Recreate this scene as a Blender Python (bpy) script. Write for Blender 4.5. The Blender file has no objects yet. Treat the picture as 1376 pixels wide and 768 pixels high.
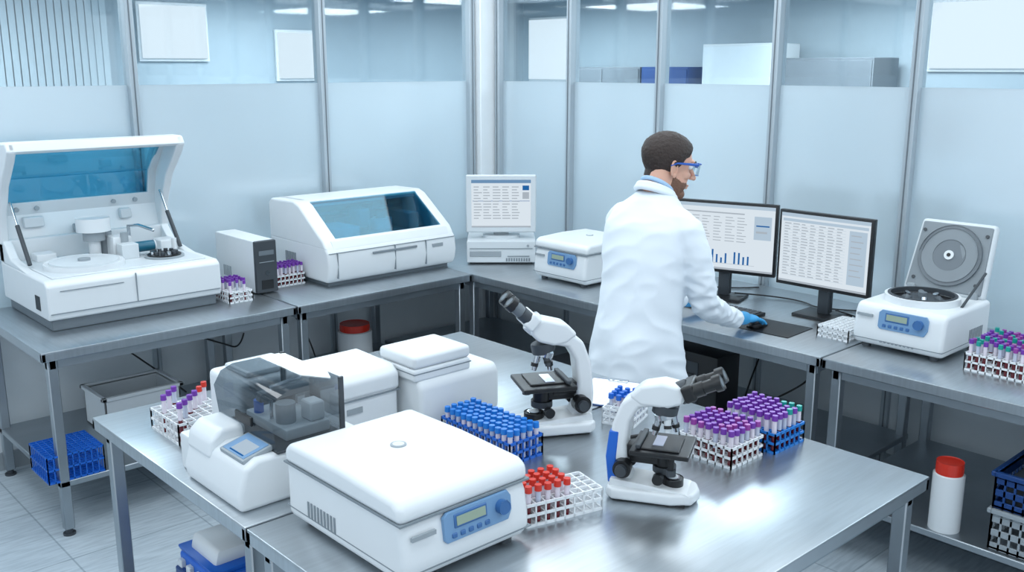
import bpy,bmesh,math,random
from mathutils import Vector,Matrix,noise
random.seed(7)
C=bpy.context.collection
scn=bpy.context.scene
scn.view_settings.view_transform='Standard'
scn.view_settings.look='None'
R=math.radians
# ------------------------------------------------------------------ materials
def lin(c):
    return tuple((v/255/12.92) if v/255<=.04045 else ((v/255+.055)/1.055)**2.4 for v in c)
def newmat(n):
    m=bpy.data.materials.new(n);m.use_nodes=True;nt=m.node_tree;nt.nodes.clear()
    return m,nt,nt.nodes.new('ShaderNodeOutputMaterial')
def M(n,col,rough=.5,metal=0,emit=0,var=.04,scale=8,bump=0,coat=0,sub=0,stretch=None):
    m,nt,o=newmat(n);b=nt.nodes.new('ShaderNodeBsdfPrincipled')
    nt.links.new(b.outputs[0],o.inputs[0])
    tc=nt.nodes.new('ShaderNodeTexCoord');nz=nt.nodes.new('ShaderNodeTexNoise');nz.inputs['Scale'].default_value=scale
    nz.inputs['Detail'].default_value=3
    if stretch:
        mp=nt.nodes.new('ShaderNodeMapping');mp.inputs['Scale'].default_value=stretch
        nt.links.new(tc.outputs['Object'],mp.inputs[0]);nt.links.new(mp.outputs[0],nz.inputs['Vector'])
    else: nt.links.new(tc.outputs['Object'],nz.inputs['Vector'])
    c=lin(col);mx=nt.nodes.new('ShaderNodeMix');mx.data_type='RGBA'
    mx.inputs[6].default_value=tuple(max(0,v*(1-var)) for v in c)+(1,)
    mx.inputs[7].default_value=tuple(min(1,v*(1+var)) for v in c)+(1,)
    nt.links.new(nz.outputs[0],mx.inputs[0]);nt.links.new(mx.outputs[2],b.inputs['Base Color'])
    b.inputs['Roughness'].default_value=rough;b.inputs['Metallic'].default_value=metal
    if coat: b.inputs['Coat Weight'].default_value=coat
    if sub:
        b.inputs['Subsurface Weight'].default_value=sub;b.inputs['Subsurface Scale'].default_value=.01
    if bump:
        bp=nt.nodes.new('ShaderNodeBump');bp.inputs['Strength'].default_value=bump;bp.inputs['Distance'].default_value=.01
        nt.links.new(nz.outputs[0],bp.inputs['Height']);nt.links.new(bp.outputs[0],b.inputs['Normal'])
    return m
def tint(n,tcol,gloss=.12,rough=.03,fr=.5):
    m,nt,o=newmat(n);t=nt.nodes.new('ShaderNodeBsdfTransparent');t.inputs[0].default_value=tcol+(1,)
    g=nt.nodes.new('ShaderNodeBsdfGlossy');g.inputs['Roughness'].default_value=rough
    mx=nt.nodes.new('ShaderNodeMixShader');lw=nt.nodes.new('ShaderNodeLayerWeight');lw.inputs[0].default_value=.25
    ma=nt.nodes.new('ShaderNodeMath');ma.operation='MULTIPLY_ADD';ma.inputs[1].default_value=fr;ma.inputs[2].default_value=gloss
    nt.links.new(lw.outputs['Fresnel'],ma.inputs[0]);nt.links.new(ma.outputs[0],mx.inputs[0])
    nt.links.new(t.outputs[0],mx.inputs[1]);nt.links.new(g.outputs[0],mx.inputs[2]);nt.links.new(mx.outputs[0],o.inputs[0]);return m
def frosted(n):
    m,nt,o=newmat(n)
    d=nt.nodes.new('ShaderNodeBsdfDiffuse');tr=nt.nodes.new('ShaderNodeBsdfTranslucent');g=nt.nodes.new('ShaderNodeBsdfGlossy')
    tc=nt.nodes.new('ShaderNodeTexCoord');nz=nt.nodes.new('ShaderNodeTexNoise');nz.inputs['Scale'].default_value=.8
    cr=nt.nodes.new('ShaderNodeValToRGB');cr.color_ramp.elements[0].color=lin((200,213,219))+(1,);cr.color_ramp.elements[1].color=lin((222,231,235))+(1,)
    nt.links.new(tc.outputs['Object'],nz.inputs['Vector']);nt.links.new(nz.outputs[0],cr.inputs[0])
    nt.links.new(cr.outputs[0],d.inputs[0]);nt.links.new(cr.outputs[0],tr.inputs[0])
    g.inputs['Roughness'].default_value=.22;g.inputs[0].default_value=(.92,.96,1,1)
    a=nt.nodes.new('ShaderNodeMixShader');a.inputs[0].default_value=.58;b=nt.nodes.new('ShaderNodeMixShader');b.inputs[0].default_value=.24
    nt.links.new(d.outputs[0],a.inputs[1]);nt.links.new(tr.outputs[0],a.inputs[2]);nt.links.new(a.outputs[0],b.inputs[1]);nt.links.new(g.outputs[0],b.inputs[2]);nt.links.new(b.outputs[0],o.inputs[0]);return m
def emis(n,col,s):
    m,nt,o=newmat(n);e=nt.nodes.new('ShaderNodeEmission');e.inputs[0].default_value=lin(col)+(1,);e.inputs[1].default_value=s
    nt.links.new(e.outputs[0],o.inputs[0]);return m
def steelmat(n,col,rough,st):
    m,nt,o=newmat(n);b=nt.nodes.new('ShaderNodeBsdfPrincipled');nt.links.new(b.outputs[0],o.inputs[0])
    tc=nt.nodes.new('ShaderNodeTexCoord');mp=nt.nodes.new('ShaderNodeMapping');mp.inputs['Scale'].default_value=st
    nz=nt.nodes.new('ShaderNodeTexNoise');nz.inputs['Scale'].default_value=6;nz.inputs['Detail'].default_value=6
    nt.links.new(tc.outputs['Object'],mp.inputs[0]);nt.links.new(mp.outputs[0],nz.inputs['Vector'])
    n2=nt.nodes.new('ShaderNodeTexNoise');n2.inputs['Scale'].default_value=2.5;n2.inputs['Detail'].default_value=5;nt.links.new(tc.outputs['Object'],n2.inputs['Vector'])
    mr=nt.nodes.new('ShaderNodeMapRange');mr.inputs[3].default_value=rough-.08;mr.inputs[4].default_value=rough+.12
    nt.links.new(n2.outputs[0],mr.inputs[0]);nt.links.new(mr.outputs[0],b.inputs['Roughness'])
    mx=nt.nodes.new('ShaderNodeMix');mx.data_type='RGBA';c=lin(col)
    mx.inputs[6].default_value=tuple(v*.84 for v in c)+(1,);mx.inputs[7].default_value=tuple(min(1,v*1.14) for v in c)+(1,)
    nt.links.new(nz.outputs[0],mx.inputs[0]);nt.links.new(mx.outputs[2],b.inputs['Base Color']);b.inputs['Metallic'].default_value=.92
    return m
def floormat():
    m,nt,o=newmat('vinyl_floor');b=nt.nodes.new('ShaderNodeBsdfPrincipled');nt.links.new(b.outputs[0],o.inputs[0])
    tc=nt.nodes.new('ShaderNodeTexCoord');br=nt.nodes.new('ShaderNodeTexBrick');br.offset=0;br.inputs['Scale'].default_value=1.0
    br.inputs['Brick Width'].default_value=.6;br.inputs['Row Height'].default_value=.6;br.inputs['Mortar Size'].default_value=.004
    br.inputs['Color1'].default_value=lin((188,200,208))+(1,);br.inputs['Color2'].default_value=lin((180,193,202))+(1,);br.inputs['Mortar'].default_value=lin((150,164,174))+(1,)
    mp=nt.nodes.new('ShaderNodeMapping');mp.inputs['Scale'].default_value=(5,40,1);mp.inputs['Rotation'].default_value=(0,0,.5)
    nz=nt.nodes.new('ShaderNodeTexNoise');nz.inputs['Scale'].default_value=1.5;nz.inputs['Detail'].default_value=5
    nt.links.new(tc.outputs['Object'],br.inputs['Vector']);nt.links.new(tc.outputs['Object'],mp.inputs[0]);nt.links.new(mp.outputs[0],nz.inputs['Vector'])
    cr=nt.nodes.new('ShaderNodeValToRGB');cr.color_ramp.elements[0].position=.35;cr.color_ramp.elements[0].color=(.78,.8,.82,1);cr.color_ramp.elements[1].position=.6;cr.color_ramp.elements[1].color=(1,1,1,1)
    nt.links.new(nz.outputs[0],cr.inputs[0]);mx=nt.nodes.new('ShaderNodeMix');mx.data_type='RGBA';mx.blend_type='MULTIPLY';mx.inputs[0].default_value=1
    nt.links.new(br.outputs[0],mx.inputs[6]);nt.links.new(cr.outputs[0],mx.inputs[7]);nt.links.new(mx.outputs[2],b.inputs['Base Color'])
    b.inputs['Roughness'].default_value=.42;return m
WHITE=M('white_plastic',(220,225,228),.4,coat=.1,var=.02)
OFFW=M('offwhite_plastic',(206,213,217),.42,var=.02)
GREY=M('grey_plastic',(150,159,165),.45)
LIDG=M('lid_grey_plastic',(126,135,141),.5)
MGREY=M('mid_grey_plastic',(104,113,120),.45)
DGREY=M('dark_grey_plastic',(58,64,70),.45)
BLACK=M('black_plastic',(22,24,27),.35)
SEAM=M('seam_grey',(128,138,145),.6)
STEEL=steelmat('brushed_steel_top',(186,193,198),.29,(1,14,1))
STEELB=steelmat('brushed_steel_bench',(176,184,190),.31,(14,1,1))
LEG=steelmat('steel_leg',(166,174,180),.34,(1,1,1))
ALU=M('aluminium_frame',(168,180,188),.5,.15)
WALLP=M('painted_wall',(218,226,230),.6)
WALLC=M('white_column_paint',(228,234,237),.7)
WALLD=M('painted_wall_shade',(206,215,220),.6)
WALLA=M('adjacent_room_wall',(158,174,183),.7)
BLIND=M('blind_fabric',(176,190,197),.7)
CEIL=M('ceiling_paint',(225,230,232),.8)
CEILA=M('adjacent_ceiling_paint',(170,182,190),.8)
CLEAR=tint('clear_glass',(.84,.89,.91),.09)
FROST=frosted('frosted_glass')
SMOKE=tint('smoked_acrylic',(.50,.54,.57),.09,fr=.35)
TEAL=tint('teal_acrylic',(.22,.56,.68),.04,fr=.22)
TEALL=tint('light_teal_acrylic',(.36,.70,.82),.04,fr=.2)
TEALD=M('teal_plastic',(28,96,120),.3)
BLUE=M('blue_plastic',(24,98,196),.35)
BLUEC=M('blue_cap',(30,120,205),.35)
DBLUE=M('dark_blue_plastic',(22,62,120),.4)
PANEL=M('panel_blue',(112,150,188),.4)
PANELD=M('panel_button_blue',(56,102,156),.4)
LCD=M('lcd_green_grey',(150,166,148),.25)
RED=M('red_cap',(206,52,36),.35)
PURP=M('purple_cap',(112,52,160),.35)
PINKP=M('magenta_purple_cap',(146,62,152),.35)
GREENC=M('teal_cap',(20,150,140),.35)
BLOOD=M('blood_sample',(104,22,34),.2,coat=.5)
LABEL=M('tube_label',(222,214,224),.5)
TUBEG=M('tube_plastic',(190,196,214),.2,coat=.5)
RACKW=M('rack_white',(228,232,235),.45)
RACKB=M('rack_blue',(36,124,208),.4)
PAPER=M('paper',(240,243,246),.8,var=.01)
COAT=M('lab_coat_cotton',(226,234,241),.85,var=.02,scale=5)
SHIRT=M('light_blue_shirt',(165,196,226),.8)
SKIN=M('skin',(216,168,146),.5,sub=.1,var=.05,scale=20)
HAIR=M('dark_brown_hair',(48,36,31),.6,var=.4,scale=120,bump=.5)
BEARD=M('beard_hair',(116,84,68),.7,var=.35,scale=150,bump=.4)
GLOVE=M('nitrile_glove_blue',(62,158,214),.4,var=.06)
PANTS=M('navy_trousers',(40,48,66),.8)
SHOE=M('black_shoe',(22,22,24),.4)
SCR=emis('screen_white',(222,233,242),.95)
SCRH=emis('screen_header_blue',(120,160,200),.8)
SCRL=emis('screen_line_grey',(182,193,204),.85)
SCRB=emis('screen_bar_blue',(40,110,180),.8)
SCRP=emis('screen_pale_blue',(190,211,229),.85)
CHROME=M('chrome',(200,205,210),.12,1)
WINL=emis('bright_window',(238,247,255),1.35)
LAMP=emis('ceiling_lamp_panel',(235,246,255),3)
# ------------------------------------------------------------------ mesh builder
class B:
    def __init__(s): s.bm=bmesh.new();s.m=[]
    def mi(s,m):
        if m not in s.m: s.m.append(m)
        return s.m.index(m)
    def add(s,tb,m,Mx=None,bev=0,seg=3,ang=30):
        if bev>0:
            es=[e for e in tb.edges if len(e.link_faces)==2 and e.calc_face_angle(0)>R(ang)]
            bmesh.ops.bevel(tb,geom=es,offset=bev,segments=seg,profile=.5,affect='EDGES',clamp_overlap=True)
        bmesh.ops.recalc_face_normals(tb,faces=tb.faces)
        i=s.mi(m)
        for f in tb.faces: f.material_index=i;f.smooth=True
        if Mx: tb.transform(Mx)
        me=bpy.data.meshes.new('tmp');tb.to_mesh(me);tb.free();s.bm.from_mesh(me);bpy.data.meshes.remove(me)
    def box(s,x0,x1,y0,y1,z0,z1,m,bev=0,seg=3,Mx=None,tx=1,ty=1):
        tb=bmesh.new();bmesh.ops.create_cube(tb,size=1)
        for v in tb.verts:
            k=v.co.z>0
            v.co=Vector(((x0+x1)/2+v.co.x*(x1-x0)*(tx if k else 1),(y0+y1)/2+v.co.y*(y1-y0)*(ty if k else 1),(z0+z1)/2+v.co.z*(z1-z0)))
        s.add(tb,m,Mx,bev,seg)
    def cyl(s,p0,p1,r,m,r1=None,seg=24,bev=0,Mx=None):
        p0=Vector(p0);p1=Vector(p1);d=p1-p0;tb=bmesh.new()
        bmesh.ops.create_cone(tb,cap_ends=True,segments=seg,radius1=r,radius2=r if r1 is None else r1,depth=d.length)
        T=Matrix.Translation((p0+p1)/2)@d.to_track_quat('Z','Y').to_matrix().to_4x4();tb.transform(T)
        s.add(tb,m,Mx,bev,2,50)
    def sph(s,c,r,m,Mx=None,seg=20,rot=None):
        tb=bmesh.new();bmesh.ops.create_uvsphere(tb,u_segments=seg,v_segments=seg//2+2,radius=1)
        if not hasattr(r,'__len__'): r=(r,r,r)
        T=Matrix.Translation(c)
        if rot: T=T@rot
        tb.transform(T@Matrix.Diagonal((*r,1)));s.add(tb,m,Mx)
    def prism(s,pts,ax,a0,a1,m,bev=0,seg=3,Mx=None,ang=30):
        tb=bmesh.new()
        def P(a,q): return {'x':(a,q[0],q[1]),'y':(q[0],a,q[1]),'z':(q[0],q[1],a)}[ax]
        v0=[tb.verts.new(P(a0,q)) for q in pts];v1=[tb.verts.new(P(a1,q)) for q in pts];n=len(pts)
        tb.faces.new(v0);tb.faces.new(v1[::-1])
        for i in range(n): tb.faces.new((v0[i],v0[(i+1)%n],v1[(i+1)%n],v1[i]))
        bmesh.ops.recalc_face_normals(tb,faces=tb.faces);s.add(tb,m,Mx,bev,seg,ang)
    def tube(s,pts,rad,m,seg=12,Mx=None,capr=True):
        pts=[Vector(p) for p in pts];n=len(pts)
        if not hasattr(rad,'__len__'): rad=[rad]*n
        if capr:
            d0=(pts[0]-pts[1]).normalized();d1=(pts[-1]-pts[-2]).normalized()
            pre=[(pts[0]+d0*rad[0]*k,rad[0]*q) for k,q in ((.95,.3),(.75,.66),(.4,.92))]
            post=[(pts[-1]+d1*rad[-1]*k,rad[-1]*q) for k,q in ((.4,.92),(.75,.66),(.95,.3))]
            al=pre+list(zip(pts,rad))+post
        else: al=list(zip(pts,rad))
        tb=bmesh.new();rings=[];N=len(al);up=None
        for i,(p,r) in enumerate(al):
            t=(al[min(i+1,N-1)][0]-al[max(i-1,0)][0]).normalized()
            if up is None:
                up=Vector((0,0,1)) if abs(t.z)<.9 else Vector((1,0,0))
            a=t.cross(up).normalized();b=a.cross(t).normalized();up=b
            rings.append([tb.verts.new(p+(a*math.cos(w)+b*math.sin(w))*r) for w in [2*math.pi*j/seg for j in range(seg)]])
        for i in range(N-1):
            for j in range(seg): tb.faces.new((rings[i][j],rings[i][(j+1)%seg],rings[i+1][(j+1)%seg],rings[i+1][j]))
        tb.faces.new(rings[0][::-1]);tb.faces.new(rings[-1]);s.add(tb,m,Mx)
    def loft(s,rings,m,seg=32,pw=2.0,Mx=None):
        tb=bmesh.new();rr=[]
        for (cx,cy,cz,rx,ry) in rings:
            l=[]
            for j in range(seg):
                w=2*math.pi*j/seg;c=math.cos(w);q=math.sin(w)
                l.append(tb.verts.new((cx+rx*math.copysign(abs(c)**(2/pw),c),cy+ry*math.copysign(abs(q)**(2/pw),q),cz)))
            rr.append(l)
        for i in range(len(rr)-1):
            for j in range(seg): tb.faces.new((rr[i][j],rr[i][(j+1)%seg],rr[i+1][(j+1)%seg],rr[i+1][j]))
        tb.faces.new(rr[0][::-1]);tb.faces.new(rr[-1]);s.add(tb,m,Mx)
    def quad(s,vs,m,Mx=None):
        tb=bmesh.new();tb.faces.new([tb.verts.new(v) for v in vs]);i=s.mi(m)
        for f in tb.faces: f.material_index=i
        if Mx: tb.transform(Mx)
        me=bpy.data.meshes.new('tmp');tb.to_mesh(me);tb.free();s.bm.from_mesh(me);bpy.data.meshes.remove(me)
    def done(s,name,loc=(0,0,0),rz=0,parent=None,remesh=0,smooth=0,wn=True,sc=1):
        me=bpy.data.meshes.new(name);s.bm.to_mesh(me);s.bm.free()
        for m in s.m: me.materials.append(m)
        ob=bpy.data.objects.new(name,me);C.objects.link(ob)
        if remesh:
            r=ob.modifiers.new('r','REMESH');r.mode='VOXEL';r.voxel_size=remesh;r.use_smooth_shade=True
            if smooth:
                q=ob.modifiers.new('s','SMOOTH');q.iterations=smooth;q.factor=.6
            dg=bpy.context.evaluated_depsgraph_get();m2=bpy.data.meshes.new_from_object(ob.evaluated_get(dg))
            ob.modifiers.clear();ob.data=m2;me=m2
            for p in me.polygons: p.use_smooth=True
            if len(me.materials)==0: me.materials.append(s.m[0])
        else:
            me.set_sharp_from_angle(angle=R(40))
            if wn:
                w=ob.modifiers.new('wn','WEIGHTED_NORMAL');w.keep_sharp=True
        ob.location=loc;ob.rotation_euler=(0,0,rz);ob.scale=(sc,sc,sc)
        if parent: ob.parent=parent
        return ob
# ------------------------------------------------------------------ room
XW,YW=4.78,5.46
b=B();b.box(-2.5,7.6,-2.5,8.1,-.05,0,floormat());b.done('floor',wn=False)
b=B();b.box(-2.5,XW,-2.5,YW,3.0,3.05,CEIL)
b.done('ceiling',wn=False)
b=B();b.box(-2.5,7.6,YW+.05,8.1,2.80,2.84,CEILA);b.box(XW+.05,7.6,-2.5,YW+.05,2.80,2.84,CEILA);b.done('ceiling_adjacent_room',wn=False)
postsL=[-1.5,-.29,.93,2.146,3.365,4.60]
b=B();b.box(-2.5,XW,YW,YW+.06,0,.86,WALLP);b.box(-2.5,XW,YW,YW+.06,2.82,3.0,WALLP)
b.done('wall_left',wn=False)
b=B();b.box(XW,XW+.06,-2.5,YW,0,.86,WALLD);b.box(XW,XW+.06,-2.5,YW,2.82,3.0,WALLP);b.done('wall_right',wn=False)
postsR=[-1.6,-.85,-.1,.68,1.47,2.252,3.052,3.87,4.638,5.36]
n=0
for i in range(len(postsL)-1):
    n+=1;x0,x1=postsL[i],postsL[i+1]
    b=B();b.box(x0+.02,x1-.02,YW+.025,YW+.035,.86,2.03,FROST);b.box(x0+.02,x1-.02,YW+.025,YW+.035,2.03,2.82,CLEAR);b.done('window_%d'%n,wn=False)
for i in range(len(postsR)-1):
    n+=1;y0,y1=postsR[i],postsR[i+1]
    b=B();b.box(XW+.025,XW+.035,y0+.02,y1-.02,.86,2.03,FROST);b.box(XW+.025,XW+.035,y0+.02,y1-.02,2.03,2.82,CLEAR);b.done('window_%d'%n,wn=False)
b=B()
for x in postsL: b.box(x-.024,x+.024,YW-.02,YW+.07,0,3,ALU,.004,1);b.box(x-.003,x+.003,YW-.023,YW-.018,0,3,MGREY)
b.box(-2.5,XW,YW-.01,YW+.07,.84,.88,ALU)
b.done('trim_1',wn=False)
b=B()
for y in postsR: b.box(XW-.02,XW+.07,y-.022,y+.022,0,3,ALU,.004,1);b.box(XW-.023,XW-.018,y-.003,y+.003,0,3,MGREY)
b.box(XW-.01,XW+.07,-2.5,YW,.84,.88,ALU)
b.done('trim_2',wn=False)
b=B();b.box(4.64,4.86,5.40,5.56,0,3,WALLC,.005,1);b.done('corner_column',wn=False)
b=B();b.box(-2.5,XW,YW-.012,YW,0,.1,GREY);b.done('baseboard_left',wn=False)
b=B();b.box(XW-.012,XW,-2.5,YW,0,.1,GREY);b.done('baseboard_right',wn=False)
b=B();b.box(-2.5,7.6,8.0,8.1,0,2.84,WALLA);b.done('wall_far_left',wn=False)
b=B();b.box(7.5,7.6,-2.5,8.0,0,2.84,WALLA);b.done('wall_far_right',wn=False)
def brightwin(name,ax,a0,a1,z0,z1):
    b=B();t=.025
    if ax=='y':
        b.box(a0,a1,7.94,7.97,z0,z1,WINL);b.box(a0-t,a1+t,7.97,7.995,z0-t,z1+t,OFFW)
    else:
        b.box(7.44,7.47,a0,a1,z0,z1,WINL);b.box(7.47,7.495,a0-t,a1+t,z0-t,z1+t,OFFW)
    b.done(name,wn=False)
brightwin('window_21','y',3.23,3.78,2.2,2.62)
brightwin('window_22','y',4.46,4.83,2.03,2.43)
brightwin('window_23','x',2.35,3.42,2.12,2.60)
brightwin('window_24','x',7.2,7.85,2.0,2.62)
b=B()
for i in range(46):
    x=.4+i*.055;b.box(x,x+.046,7.86,7.87,1.0,2.74,BLIND)
b.box(.38,2.95,7.84,7.89,2.72,2.77,ALU);b.done('vertical_blinds',wn=False)
def cabinet(nm,x0,x1,y0,y1,h,m,fill):
    b=B();b.box(x0,x1,y0,y1,0,h,m,.005,1)
    k=max(1,int((y1-y0)/.4))
    for i in range(k):
        a=y0+(y1-y0)*i/k
        b.box(x0-.012,x0,a+.01,a+(y1-y0)/k-.01,.1,h-.02,fill,.003,1);b.box(x0-.03,x0-.012,a+.04,a+.05,h*.4,h*.5,CHROME)
    b.done(nm,wn=False)
cabinet('storage_cabinet',7.0,7.4,3.63,4.39,2.2,MGREY,MGREY)
cabinet('storage_cabinet',7.0,7.4,5.9,6.81,2.13,MGREY,MGREY)
cabinet('storage_cabinet',7.0,7.4,5.35,5.88,2.13,DBLUE,DBLUE)
cabinet('storage_cabinet',7.0,7.4,4.5,5.2,2.32,OFFW,WALLD)
b=B()
for (x,y,w,h) in ((1.5,6.7,1.2,.3),(4.2,6.9,1.2,.3),(6.2,6.5,1.2,.3),(6.2,3.6,.3,1.2),(6.2,1.4,.3,1.2)):
    b.box(x-w/2,x+w/2,y-h/2,y+h/2,2.775,2.802,LAMP)
b.done('ceiling_lamp_strips',wn=False)
def area(nm,x,y,z,sx,sy,e,col=(.90,.96,1)):
    l=bpy.data.lights.new(nm,'AREA');l.shape='RECTANGLE';l.size=sx;l.size_y=sy;l.energy=e;l.color=col
    o=bpy.data.objects.new(nm,l);o.location=(x,y,z);C.objects.link(o);return o
b=B()
for x in (-.9,.9,2.7,4.1):
    for y in (-.6,1.3,3.1,4.8):
        b.box(x-.52,x+.52,y-.52,y+.52,2.975,3.0,ALU)
        area('ceiling_panel_light',x,y,2.965,1.0,1.0,14)
b.done('ceiling_light_frames',wn=False)
for (x,y,e) in ((1.3,6.8,72),(4.0,6.8,72),(6.2,6.4,72),(6.2,3.6,84),(6.2,1.0,84)): area('adjacent_room_light',x,y,2.75,1.1,1.1,e)
w=bpy.data.worlds.new('World');scn.world=w;w.use_nodes=True
w.node_tree.nodes['Background'].inputs[0].default_value=(.76,.88,1,1);w.node_tree.nodes['Background'].inputs[1].default_value=.9
# ------------------------------------------------------------------ benches
def bench(nm,x0,x1,y0,y1,top,leg,H=.9,shelf=.27,legs=None,T=.045,sh=None):
    b=B();b.box(x0,x1,y0,y1,H-.012,H,top,.004,2)
    for (a,c,d,e) in ((x0,x1,y0,y0+.02),(x0,x1,y1-.02,y1),(x0,x0+.02,y0,y1),(x1-.02,x1,y0,y1)): b.box(a,c,d,e,H-T,H-.006,top,.003,1)
    q=.045;i=.03
    L=legs or [(x0+i,y0+i),(x1-i-q,y0+i),(x0+i,y1-i-q),(x1-i-q,y1-i-q)]
    for (lx,ly) in L:
        b.box(lx,lx+q,ly,ly+q,.03,H-.012,leg,.004,1);b.cyl((lx+q/2,ly+q/2,0),(lx+q/2,ly+q/2,.035),.016,DGREY);b.cyl((lx+q/2,ly+q/2,0),(lx+q/2,ly+q/2,.01),.028,DGREY)
    for yy in (y0+i+.01,y1-i-q+.01): b.box(x0+i,x1-i,yy,yy+.025,H-.09,H-.045,leg)
    for xx in (x0+i+.01,x1-i-q+.01): b.box(xx,xx+.025,y0+i,y1-i,H-.09,H-.045,leg)
    if shelf:
        s=sh or (x0+.03,x1-.03,y0+.03,y1-.03)
        b.box(s[0],s[1],s[2],s[3],shelf-.03,shelf,leg,.004,1)
    return b.done(nm,wn=False)
bench('steel_workbench',1.22,2.49,4.40,5.42,STEELB,LEG)
bench('steel_workbench',2.5,3.70,4.40,5.42,STEELB,LEG)
bench('steel_workbench',3.70,4.74,2.055,5.42,STEEL,LEG,legs=[(3.73,2.09),(4.66,2.09),(3.73,3.3),(4.66,3.3),(3.73,4.42),(4.66,5.34)])
bench('steel_workbench',3.70,4.74,.2,2.045,STEEL,LEG)
bench('steel_table',1.10,2.82,2.285,3.44,STEEL,LEG,shelf=.2,sh=(1.13,2.2,2.35,3.4))
bench('steel_table',1.10,2.82,1.17,2.275,STEEL,LEG,shelf=.2,sh=(1.8,2.79,1.2,2.2))
# ------------------------------------------------------------------ tube racks
def rack(nm,loc,rz,nx,ny,p,h,rm,caps,fill=None,th=.1,base=.006,cr=.0082,tr=.0062,body=None,capl=.018):
    b=B();W=nx*p;D=ny*p;bw=.0022
    for z in (.004,h*.5,h-.004):
        for i in range(nx+1): x=-W/2+i*p;b.box(x-bw,x+bw,-D/2,D/2,z-.004,z+.004,rm)
        for j in range(ny+1): y=-D/2+j*p;b.box(-W/2,W/2,y-bw,y+bw,z-.0042,z+.0042,rm)
    b.box(-W/2,W/2,-D/2,D/2,0,.004,rm)
    for i in range(0,nx+1):
        x=-W/2+i*p
        for y in (-D/2,D/2): b.box(x-bw,x+bw,y-bw,y+bw,0,h,rm)
    for j in range(0,ny+1):
        y=-D/2+j*p
        for x in (-W/2,W/2): b.box(x-bw,x+bw,y-bw,y+bw,0,h,rm)
    for i in range(nx):
        for j in range(ny):
            if fill and not fill(i,j): continue
            x=-W/2+(i+.5)*p;y=-D/2+(j+.5)*p;dz=random.uniform(-.002,.004)
            cp=caps(i,j) if callable(caps) else random.choice(caps)
            z0=base+dz;lv=th*random.uniform(.42,.6)
            bl=body or BLOOD
            b.cyl((x,y,z0),(x,y,z0+lv),tr,bl,seg=10)
            b.cyl((x,y,z0+lv),(x,y,z0+th-.008),tr,LABEL if random.random()<.6 else TUBEG,seg=10)
            b.cyl((x,y,z0+th-.01),(x,y,z0+th+capl-.01),cr,cp,seg=12,r1=cr*.93)
    return b.done(nm,loc,rz,wn=False)
T9=.9
rack('test_tube_rack',(2.325,4.78,T9),0,5,7,.027,.06,RACKW,[PURP],th=.1,fill=lambda i,j:j>2 or (i+j)%3==0)
rack('test_tube_rack',(2.73,4.93,T9),0,7,5,.026,.065,RACKW,[PURP],th=.11)
rack('empty_tube_rack',(4.12,2.17,T9),0,9,6,.026,.055,RACKW,[PURP],fill=lambda i,j:False)
rack('test_tube_rack',(4.13,1.43,T9),0,10,9,.029,.075,RACKW,[PURP,PURP,PINKP,GREENC],th=.115,cr=.0098,tr=.0075,fill=lambda i,j:(i*7+j*3)%5!=0)
rack('test_tube_rack',(1.315,3.08,T9),0,6,7,.032,.075,RACKW,lambda i,j:RED if i>3 else PURP,th=.125,cr=.0105,tr=.0078,fill=lambda i,j:(i*3+j*5)%4==0)
rack('test_tube_rack',(1.80,1.79,T9),R(-14),8,4,.031,.068,RACKW,[RED],th=.1,cr=.0105,tr=.0078,fill=lambda i,j:i<5)
rack('test_tube_rack',(1.985,2.27,T9),0,5,12,.0285,.075,BLUE,[BLUEC],th=.095,body=TUBEG,cr=.0108,tr=.008)
rack('test_tube_rack',(2.495,1.715,T9),R(0),6,7,.029,.07,RACKW,[PURP,PURP,PINKP],th=.105,cr=.0102,tr=.0078)
rack('test_tube_rack',(2.70,1.69,T9),R(0),6,7,.029,.07,RACKB,lambda i,j:GREENC if (i==5 and j<3) or (i==3 and j==0) else PURP,th=.112,cr=.0102,tr=.0078)
rack('test_tube_rack',(2.50,2.13,T9),R(20),5,4,.029,.06,RACKW,[BLUE],th=.085,body=TUBEG,cr=.0102,fill=lambda i,j:i>0)
rack('empty_tube_rack',(1.33,4.56,.27),0,9,9,.028,.13,BLUE,[BLUE],fill=lambda i,j:False)
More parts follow.
